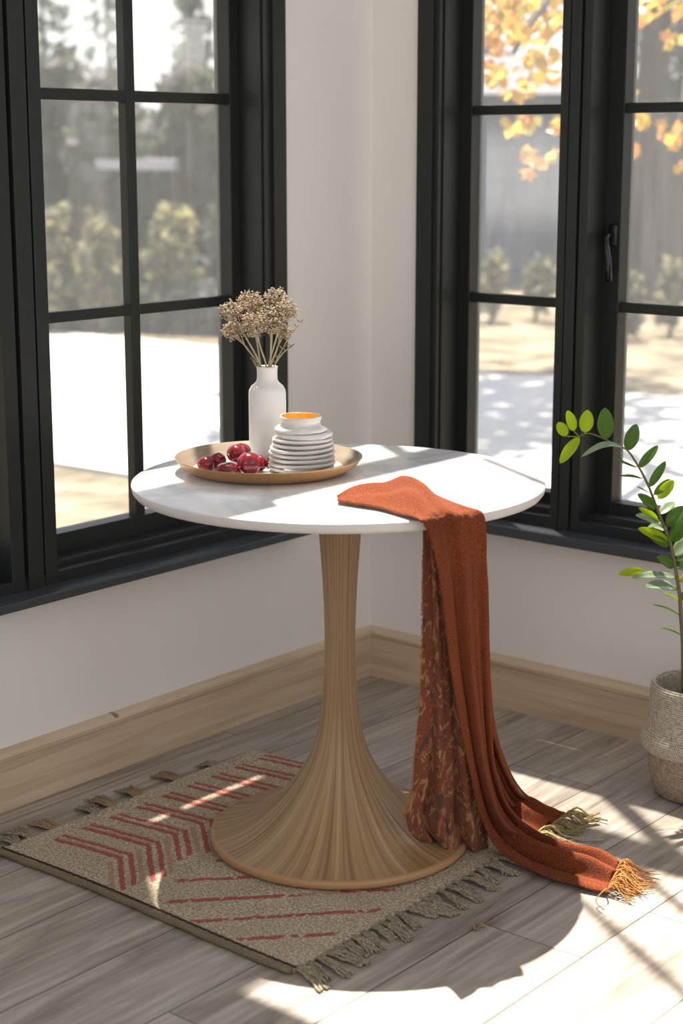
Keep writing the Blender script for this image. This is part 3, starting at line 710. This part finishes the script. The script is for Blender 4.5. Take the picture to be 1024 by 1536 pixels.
leaves = [ # base, tip (zoomed units), width, mat, depth tilt of tip, bend, facing
    ((155, 255), (118, 138), 60, 'y', .0, .05), ((112, 285), (64, 205), 62, 'y', .01, .03), ((187, 292), (74, 443), 62, 'y', -.01, .10),
    ((218, 264), (235, 133), 80, 'y', .0, .03), ((340, 302), (332, 120), 92, 'g', -.01, .03), ((440, 352), (197, 405), 36, 'b', -.03, .22),
    ((462, 368), (516, 214), 78, 'g', .0, .04), ((516, 464), (384, 401), 22, 'g', -.02, -.05), ((530, 466), (640, 338), 52, 'g', .01, .04),
    ((545, 529), (418, 514), 24, 'g', -.02, .06), ((590, 577), (684, 428), 50, 'g', .0, .03), ((586, 610), (518, 574), 14, 'g', -.02, 0),
    ((616, 622), (712, 533), 50, 'g', .02, .04), ((640, 645), (730, 538), 66, 'y2', .0, .04), ((626, 702), (522, 618), 58, 'g', -.03, .05),
    ((640, 770), (528, 698), 42, 'y2', -.03, .05), ((668, 812), (510, 742), 62, 'b', -.05, .05), ((695, 888), (524, 815), 60, 'y2', -.04, .05),
    ((700, 918), (590, 862), 50, 'g', -.03, .04), ((690, 800), (800, 690), 92, 'g', .0, .05), ((712, 890), (810, 765), 84, 'g', -.02, .05),
    ((730, 968), (850, 880), 84, 'b', -.01, .05), ((728, 1036), (634, 980), 62, 'g', -.04, .05), ((555, 1058), (411, 1080), 46, 'y', -.01, .04),
    ((742, 1098), (487, 1100), 44, 'b', -.05, .06), ((755, 1165), (567, 1152), 72, 'b', -.06, .05), ((760, 1222), (668, 1190), 24, 'y2', -.03, .0),
    ((768, 1322), (608, 1254), 16, 'g', -.05, .06), ((768, 1428), (654, 1389), 16, 'g', -.04, .04), ((762, 1050), (860, 985), 70, 'g', .02, .04),
    ((762, 1120), (880, 1070), 60, 'y2', .0, .04), ((650, 735), (735, 665), 50, 'b', .03, .04), ((745, 1000), (860, 950), 60, 'g', .03, .04),
    ((660, 790), (575, 815), 40, 'b', .03, .04), ((690, 830), (600, 800), 40, 'b', .04, .04), ((765, 1220), (900, 1160), 70, 'g', .0, .04)]
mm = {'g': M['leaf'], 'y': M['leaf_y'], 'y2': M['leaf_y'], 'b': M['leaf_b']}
for i, (b, t, w, k, dt, bend) in enumerate(leaves):
    bx_, by_ = zx(*b); tx, ty = zx(*t); D = sD(by_)+random.uniform(-.004, .004)
    pb_ = at_d(bx_, by_, D); pt = at_d(tx, ty, D+dt)
    flat = k in ('b',) or w < 30
    face = (-FW + Vector((0, 0, 1.2 if flat else .25)) + RT*random.uniform(-.2, .2)).normalized()
    bm = leafmesh(pb_, pt, w*.2605*D/2540*(1.25 if flat and w > 30 else 1.02), face, bend)
    if i in (23,): tube(bm, [pb_, at_d(*zx(650, 1070), D), at_d(*zx(745, 1110), D)], .0009, 5)
    elif i in (0, 1): tube(bm, [pb_, at_d(*zx(188, 290), D)], .0009, 5)
    else: 
        s0 = min((crom(sp, q/70) for q in range(71)), key=lambda v: (v-pb_).length)
        if (s0-pb_).length > .001: tube(bm, [s0, pb_], .0009, 5)
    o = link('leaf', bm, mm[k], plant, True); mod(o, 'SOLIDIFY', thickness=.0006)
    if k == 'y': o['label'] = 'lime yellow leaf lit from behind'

# scrap of dry leaf on the floor
c = Z(717, 1391, .004); bm = bmesh.new()
V = grid(bm, [[c+Vector((.012*(i/6-.5)+.002*sin(j), .026*(j/8-.5), .004*sin(i*1.1+j*.6)+.003)) for i in range(7)] for j in range(9)])
o = link('dry_leaf', bm, M['tassel2'], None, True, origin=c); mod(o, 'SOLIDIFY', thickness=.001); tag(o, 'small curled brown leaf scrap lying on the floor in front of the rug', 'leaf')

# ------------------------------------------------------------------ outside
GZ = -.15
bm = bmesh.new(); box(bm, -60, 60, .2, 70, GZ-.2, GZ); box(bm, -60, -.2, -40, .2, GZ-.2, GZ); tag(link('lawn', bm, M['lawn']), kind='structure')
def poly(name, pts, z0, z1, mat, **kw):
    bm = bmesh.new(); a = [bm.verts.new((p.x, p.y, z0)) for p in pts]; b = [bm.verts.new((p.x, p.y, z1)) for p in pts]
    bm.faces.new(b); bm.faces.new(a[::-1]); n = len(pts)
    for i in range(n): bm.faces.new((a[i], a[(i+1)%n], b[(i+1)%n], b[i]))
    bmesh.ops.recalc_face_normals(bm, faces=bm.faces); return link(name, bm, mat)
g = lambda x, y: Z(x, y, GZ)
tag(poly('driveway', [g(-900, 480), g(52, 497), g(335, 524), g(716, 565), g(836, 568), g(925, 592), g(1100, 610), g(1500, 700), g(1300, 830), g(640, 830), g(335, 740), g(60, 696), g(-900, 640)], GZ, GZ+.02, M['drive']), kind='structure')

def crown(bm, c, rx, rz, n, size, mis, flat=1.0):
    for _ in range(n):
        v = Vector((random.gauss(0, 1), random.gauss(0, 1), random.gauss(0, 1))).normalized()*random.uniform(.35, 1)
        p = c+Vector((v.x*rx, v.y*rx, v.z*rz)); a = Vector((random.gauss(0, 1), random.gauss(0, 1), random.gauss(0, 1)*flat)).normalized(); b = a.orthogonal().normalized()
        s_ = size*random.uniform(.6, 1.3); f = bm.faces.new([bm.verts.new(q) for q in (p-a*s_, p+b*s_*.55, p+a*s_, p-b*s_*.55)]); f.material_index = random.choice(mis)
def tree(kind, px, D, h, r, label, matk, name='tree', cat='tree', group=None, z0=.0, dens=1.0, conif=False, trunk=.10, size=.11):
    d = sight(px, 300); b = CAM + Vector((d.x, d.y, 0)).normalized()*D; b.z = GZ
    root = empty(name, b, label, cat, group); bm = bmesh.new()
    top = h*.9; tube(bm, [b, b+Vector((.05, .03, top*.5)), b+Vector((0, 0, top))], lambda t: trunk*(1-.8*t), 8)
    for q in range(7):
        a = q*2.4; zz = top*(.35+.09*q); e = b+Vector((cos(a)*r*.7, sin(a)*r*.7, zz+r*.3)); tube(bm, [b+Vector((0, 0, zz)), e], lambda t: trunk*.35*(1-.8*t), 6)
    link('trunk', bm, M['bark'], root, True); bm = bmesh.new()
    if conif:
        L = 12
        for q in range(L):
            t = q/(L-1); zz = h*(.12+.88*t); rr = r*(1-t)**.9+.06
            crown(bm, b+Vector((0, 0, zz)), rr, h/L*.55, int(130*dens*(1-t*.7)), size, (0,))
    else:
        for q in range(9):
            a = random.uniform(0, 2*pi); rr = random.uniform(0, .65)*r
            crown(bm, b+Vector((cos(a)*rr, sin(a)*rr, z0+(h-z0)*random.uniform(.25, .85))), r*.55, (h-z0)*.26, int(150*dens), size, range(len(matk)))
    link('foliage', bm, [M[k] for k in matk], root)
    return root
# woods behind the driveway, left window
for (px, D, h, r, lab, mk) in ((-70, 15.3, 2.0, .50, 'grey-green thicket shrub farthest left beyond the driveway', ('wood_leaf', 'wood_grey')),
        (55, 16.7, 2.2, .55, 'tall grey-green thicket tree in the left panes behind the yellow shrubs', ('wood_leaf', 'wood_grey')),
        (170, 15.4, 2.05, .52, 'grey thicket tree seen behind the muntin of the left window', ('wood_grey', 'wood_leaf')),
        (285, 16.7, 2.2, .55, 'olive-grey thicket tree in the right panes of the left window', ('wood_leaf', 'wood_grey')),
        (395, 15.4, 2.1, .52, 'grey thicket tree hidden mostly behind the dark stile and wall', ('wood_grey', 'wood_leaf'))):
    tree('b', px, D, h, r, lab, mk, 'thicket_tree', 'tree', 'thicket beyond the driveway', z0=-.75, dens=2.0, size=.12)
for (px, D, h, r, lab) in ((66, 14.55, 1.15, .24, 'pale yellow shrub by the driveway in the left panes'), (140, 14.6, 1.0, .24, 'low pale yellow shrub right of the larger one'), (258, 14.6, 1.05, .28, 'yellow-green shrub in the lower right panes of the left window')):
    tree('s', px, D, h, r, lab, ('wood_gold', 'wood_leaf'), 'yellow_shrub', 'shrub', 'yellow shrubs beside the driveway', dens=.5, trunk=.03, size=.06)
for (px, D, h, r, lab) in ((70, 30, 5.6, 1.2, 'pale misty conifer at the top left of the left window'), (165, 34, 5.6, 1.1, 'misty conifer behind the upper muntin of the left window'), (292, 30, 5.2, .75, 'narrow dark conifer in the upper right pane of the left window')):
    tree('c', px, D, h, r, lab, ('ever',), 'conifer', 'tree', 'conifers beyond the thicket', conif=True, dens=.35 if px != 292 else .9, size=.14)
bm = bmesh.new()  # low dark leaves added to darken the shaded ground by the thicket
for _ in range(9000):
    px_ = random.uniform(-150, 450); q = CAM+Vector((sight(px_, 300).x, sight(px_, 300).y, 0)).normalized()*(14.75-(px_-40)*.0028+random.uniform(.1, 2.2)); q.z = GZ+random.uniform(0, .38)
    a = Vector((random.gauss(0, 1), random.gauss(0, 1), random.gauss(0, 1))).normalized(); b = a.orthogonal().normalized(); f = bm.faces.new([bm.verts.new(v) for v in (q-a*.08, q+b*.045, q+a*.08, q-b*.045)]); f.material_index = random.choice((0, 1))
tag(link('thicket_shade', bm, [M['wood_leaf'], M['wood_grey']]), 'dark low leaf strip standing in for shade along the far edge of the driveway, in the left window', 'thicket_shade', kind='stuff')
bm = bmesh.new()
for _ in range(34000):
    th = random.uniform(-1.25, 1.25); dv_ = Vector((NH.x*cos(th)+RT.x*sin(th), NH.y*cos(th)+RT.y*sin(th), 0))
    top_ = 2.15+.35*mnoise.noise(Vector((th*14, 0, 5))); q = CAM+dv_*random.uniform(22.5, 25); q.z = GZ+random.random()**.8*top_
    a = Vector((random.gauss(0, 1), random.gauss(0, 1), random.gauss(0, 1))).normalized(); b = a.orthogonal().normalized(); s_ = random.uniform(.10, .2); f = bm.faces.new([bm.verts.new(v) for v in (q-a*s_, q+b*s_*.6, q+a*s_, q-b*s_*.6)]); f.material_index = random.choice((0, 1))
tag(link('distant_woods', bm, [M['wood_leaf'], M['wood_grey']]), 'hazy grey-green belt of distant woods along the horizon outside both windows', 'woods', kind='stuff')
b_ = CAM+Vector((sight(203, 300).x, sight(203, 300).y, 0)).normalized()*15.0; b_.z = GZ  # pale flat slab raised on thin posts
sh = empty('pale_slab', b_, 'pale flat slab on posts half hidden among the trees, behind the left window muntin', 'raised_slab')
u_ = Vector((RT.x, RT.y, 0)); bm = bmesh.new()
for q in ((-.34, 0), (.34, 0), (.34, .5), (-.34, .5)): pass
p_ = [b_-u_*.34, b_+u_*.34, b_+u_*.34+NH*.5, b_-u_*.34+NH*.5]; lo = [bm.verts.new((p.x, p.y, 1.19)) for p in p_]; hi = [bm.verts.new((p.x, p.y, 1.28)) for p in p_]
bm.faces.new(hi); bm.faces.new(lo[::-1])
for q in range(4): bm.faces.new((lo[q], lo[(q+1)%4], hi[(q+1)%4], hi[q]))
link('roof', bm, M['slab_mat'], sh)
for p in p_: bm = bmesh.new(); box(bm, p.x-.02, p.x+.02, p.y-.02, p.y+.02, GZ, 1.19); link('post', bm, M['bark'], sh)
# right window: outbuilding, fence, shrubs, autumn tree
def facing_box(name, px0, px1, D, z0, z1, depth, mat, label, cat, roof=True):
    a = CAM+Vector((sight(px0, 300).x, sight(px0, 300).y, 0)).normalized()*D; b = CAM+Vector((sight(px1, 300).x, sight(px1, 300).y, 0)).normalized()*D
    u = (b-a).normalized(); v = Vector((-u.y, u.x, 0)); root = empty(name, (a.x, a.y, GZ), label, cat); bm = bmesh.new()
    pts = [a, b, b+v*depth, a+v*depth]; lo = [bm.verts.new((p.x, p.y, z0)) for p in pts]; hi = [bm.verts.new((p.x, p.y, z1)) for p in pts]
    for i in range(4): bm.faces.new((lo[i], lo[(i+1)%4], hi[(i+1)%4], hi[i]))
    bm.faces.new(hi); link('wall' if roof else 'boards', bm, mat, root)
    if roof:
        bm = bmesh.new(); r0 = [a-u*.3-v*.3, b+u*.3-v*.3, b+u*.3+v*(depth+.3), a-u*.3+v*(depth+.3)]; m0, m1 = (r0[0]+r0[3])/2, (r0[1]+r0[2])/2
        w_ = [bm.verts.new((p.x, p.y, z1)) for p in r0]; t0 = bm.verts.new((m0.x, m0.y, z1+.5)); t1 = bm.verts.new((m1.x, m1.y, z1+.5))
        bm.faces.new((w_[0], w_[1], t1, t0)); bm.faces.new((w_[2], w_[3], t0, t1)); bm.faces.new((w_[1], w_[2], t1)); bm.faces.new((w_[3], w_[0], t0)); bm.faces.new(w_[::-1])
        link('roof', bm, M['roof'], root)
    else:
        for k in range(5):
            p = a.lerp(b, k/4)-v*.05; bm = bmesh.new(); box(bm, p.x-.06, p.x+.06, p.y-.06, p.y+.06, z0, z1+.08); link('post', bm, mat, root)
    return root
facing_box('outbuilding', 640, 900, 19.5, GZ, 1.95, 3, M['siding'], 'blue-grey outbuilding behind the golden leaves in the right window', 'building')
facing_box('wooden_fence', 905, 1190, 18.0, GZ, 1.75, .06, M['fence'], 'weathered grey board fence in the far right panes', 'fence', False)
for (px, D, h, r, lab) in ((738, 15.2, .60, .17, 'low green shrub on the grass strip, left of the other in the narrow sash'), (806, 15.4, .62, .17, 'low yellow-green shrub on the grass strip beside the thick mullion'), (945, 14.0, .55, .15, 'low olive shrub in front of the board fence'), (1012, 14.3, .62, .15, 'yellowing shrub in front of the board fence, at the right edge')):
    tree('s', px, D, h, r, lab, ('wood_leaf', 'wood_gold', 'wood_leaf'), 'low_shrub', 'shrub', 'low shrubs on the grass strip', dens=.35, trunk=.02, size=.05)
# autumn tree: trunk behind the second sash, boughs reaching left
d = sight(886, 300); tbp = CAM+Vector((d.x, d.y, 0)).normalized()*9.0; tbp.z = GZ
at = empty('autumn_tree', tbp, 'big tree with golden and orange autumn leaves outside the right window', 'tree')
bm = bmesh.new(); tube(bm, [tbp, tbp+Vector((.02, 0, 1.0)), tbp+Vector((.0, 0, 2.4)), tbp+Vector((.1, .1, 5))], lambda t: .075-.03*t, 12)
bough = [tbp+Vector((0, 0, 2.6)), at_d(900, -60, 8.5), at_d(820, 0, 7.6), at_d(770, 80, 7.2)]; tube(bm, [crom(bough, t/12) for t in range(13)], lambda t: .045*(1-t)+.008, 8)
b2 = [tbp+Vector((0, 0, 2.5)), at_d(1040, 20, 8.6), at_d(1030, 120, 8.0), at_d(1015, 200, 7.8)]; tube(bm, [crom(b2, t/12) for t in range(13)], lambda t: .035*(1-t)+.006, 8)
link('trunk', bm, M['bark'], at, True)
bm = bmesh.new()
def leafcloud(px, py, rpx, n, D):
    for _ in range(n):
        a = random.uniform(0, 2*pi); r_ = rpx*sqrt(random.random()); p = at_d(px+cos(a)*r_, py+sin(a)*r_*.9, D+random.uniform(-.5, .5))
        u = Vector((random.gauss(0, 1), random.gauss(0, 1), random.gauss(0, 1))).normalized(); v = u.orthogonal().normalized(); s_ = random.uniform(.025, .042)
        n_ = u.cross(v); pts = [p-u*s_, p-u*s_*.3+v*s_*.7, p+u*s_*.2+v*s_*.5, p+u*s_, p+u*s_*.2-v*s_*.5, p-u*s_*.3-v*s_*.7]
        f = bm.faces.new([bm.verts.new(q+n_*.004) for q in pts]); f.material_index = random.choice((0, 0, 1, 2, 0, 1))
# high crown, out of view, dappling the ground beyond the right window
for _ in range(14):
    q = g(random.uniform(700, 1100), random.uniform(600, 740)) + Vector((-.402, .242, .883))*random.uniform(6.5, 8)
    crown(bm, q, 1.0, .7, 150, .13, (0, 1, 2))
for args in ((740, 30, 45, 55, 7.4), (800, 20, 50, 55, 7.4), (735, 110, 22, 22, 7.3), (775, 70, 40, 30, 7.3), (820, 100, 28, 26, 7.2), (775, 135, 25, 16, 7.2), (790, 185, 18, 9, 7.2), (765, 195, 16, 8, 7.2), (830, 190, 14, 7, 7.2), (800, 238, 14, 10, 7.2), (828, 232, 10, 7, 7.2), (793, 262, 8, 4, 7.2),
        (965, 15, 26, 22, 8), (1010, 60, 18, 12, 8), (960, 175, 18, 10, 8), (1000, 195, 18, 14, 8), (1018, 215, 12, 9, 8), (950, 222, 10, 6, 8), (1020, 250, 8, 5, 8), (700, 40, 40, 40, 7.5), (870, 40, 60, 60, 7.6), (935, 140, 14, 8, 8), (780, -40, 120, 160, 7.5), (1000, -50, 90, 90, 8)):
    leafcloud(*args)
link('foliage', bm, [M['aut1'], M['aut2'], M['aut3']], at)
d = sight(966, 300); ob = CAM+Vector((d.x, d.y, 0)).normalized()*18.9; ob.z = GZ
ot = empty('old_tree', ob, 'thick grey tree trunk rising behind the board fence in the far right panes', 'tree')
bm = bmesh.new(); tube(bm, [ob, ob+Vector((.02, 0, 1.5)), ob+Vector((.08, 0, 3.0)), ob+Vector((.0, .05, 5.2))], lambda t: .21-.07*t, 14)
for k_ in range(4): tube(bm, [ob+Vector((.04, 0, 2.9+.4*k_)), ob+RT*(.8-.5*k_)+Vector((0, 0, 4.2+.2*k_)), ob+RT*(1.5-1.0*k_)+Vector((0, 0, 5.2))], lambda t: .06*(1-t)+.01, 6)
link('trunk', bm, M['bark'], ot, True)
for (px, D, h, r, lab) in ((1010, 26, 4.4, 1.0, 'thin grey tree far behind the board fence at the right edge'), (700, 27, 4.2, 1.2, 'bare grey tree rising behind the outbuilding')):
    tree('b', px, D, h, r, lab, ('wood_grey', 'wood_leaf'), 'far_tree', 'tree', dens=.4, size=.12)

# unseen boards added outside both windows, slotted to shape the sun patches
pg = empty('sun_blocker', (-.9, .9, GZ), 'unseen grey boards on posts added outside, above the window frames, to block and shape sunlight', 'sun_blocker')
for (x0, x1, y0, y1) in ((-1.8, -.45, -3.45, .18), (-.45, -.245, -3.45, -.58), (-.45, -.245, -.24, .18), (-1.8, -.31, .185, 1.1), (-.31, .11, .185, .385), (-.31, .11, .430, 1.1), (.11, 3.1, .185, 1.1)):
    bm = bmesh.new(); box(bm, x0, x1, y0, y1, 2.78, 2.81); link('blocker_board', bm, M['sun_blocker'], pg)
for (x, y) in ((-.9, .9), (-1.6, -3.38), (3.0, .9)):
    bm = bmesh.new(); box(bm, x-.05, x+.05, y-.05, y+.05, GZ, 2.78); link('post', bm, M['sun_blocker'], pg)

# ------------------------------------------------------------------ light, world, camera
AZ, EL = radians(-36), radians(72)
sd = Vector((cos(AZ)*cos(EL), sin(AZ)*cos(EL), -sin(EL)))
sl = bpy.data.lights.new('sun', 'SUN'); sl.energy = 12.5; sl.angle = radians(.6); sl.color = (1, .905, .79)
so = bpy.data.objects.new('sun', sl); C.objects.link(so); so.rotation_euler = sd.to_track_quat('-Z', 'Y').to_euler(); so.location = (-3, 3, 8)
w = bpy.data.worlds.new('world'); S.world = w; w.use_nodes = True; nt = w.node_tree; bg = nt.nodes['Background']
tc = nt.nodes.new('ShaderNodeTexCoord'); sp_ = nt.nodes.new('ShaderNodeSeparateXYZ'); nt.links.new(tc.outputs['Generated'], sp_.inputs[0])
rp = nt.nodes.new('ShaderNodeValToRGB'); nt.links.new(sp_.outputs[2], rp.inputs[0]); e = rp.color_ramp.elements
e[0].position = 0; e[0].color = (.99, .97, .945, 1); e[1].position = .8; e[1].color = (.72, .82, 1, 1); nt.links.new(rp.outputs[0], bg.inputs[0]); bg.inputs[1].default_value = .94
def portal(loc, rot, sx, sy):
    l = bpy.data.lights.new('portal', 'AREA'); l.shape = 'RECTANGLE'; l.size = sx; l.size_y = sy; l.cycles.is_portal = True
    o = bpy.data.objects.new('portal', l); C.objects.link(o); o.location = loc; o.rotation_euler = rot

cam = bpy.data.cameras.new('camera'); co_ = bpy.data.objects.new('camera', cam); C.objects.link(co_); S.camera = co_
co_.matrix_world = Matrix(((RT.x, UP.x, -FW.x, CAM.x), (RT.y, UP.y, -FW.y, CAM.y), (RT.z, UP.z, -FW.z, CAM.z), (0, 0, 0, 1)))
cam.sensor_fit = 'VERTICAL'; cam.sensor_height = 36; cam.sensor_width = 24; cam.lens = FPX/1536*36
cam.dof.use_dof = True; cam.dof.focus_distance = 3.36; cam.dof.aperture_fstop = 3.2; cam.clip_start = .05; cam.clip_end = 300
S.view_settings.view_transform = 'Standard'; S.view_settings.look = 'None'; S.view_settings.gamma = 1; S.view_settings.use_curve_mapping = False
S.view_settings.exposure = 0.76
S.cycles.max_bounces = 10; S.cycles.diffuse_bounces = 6; S.cycles.transparent_max_bounces = 16
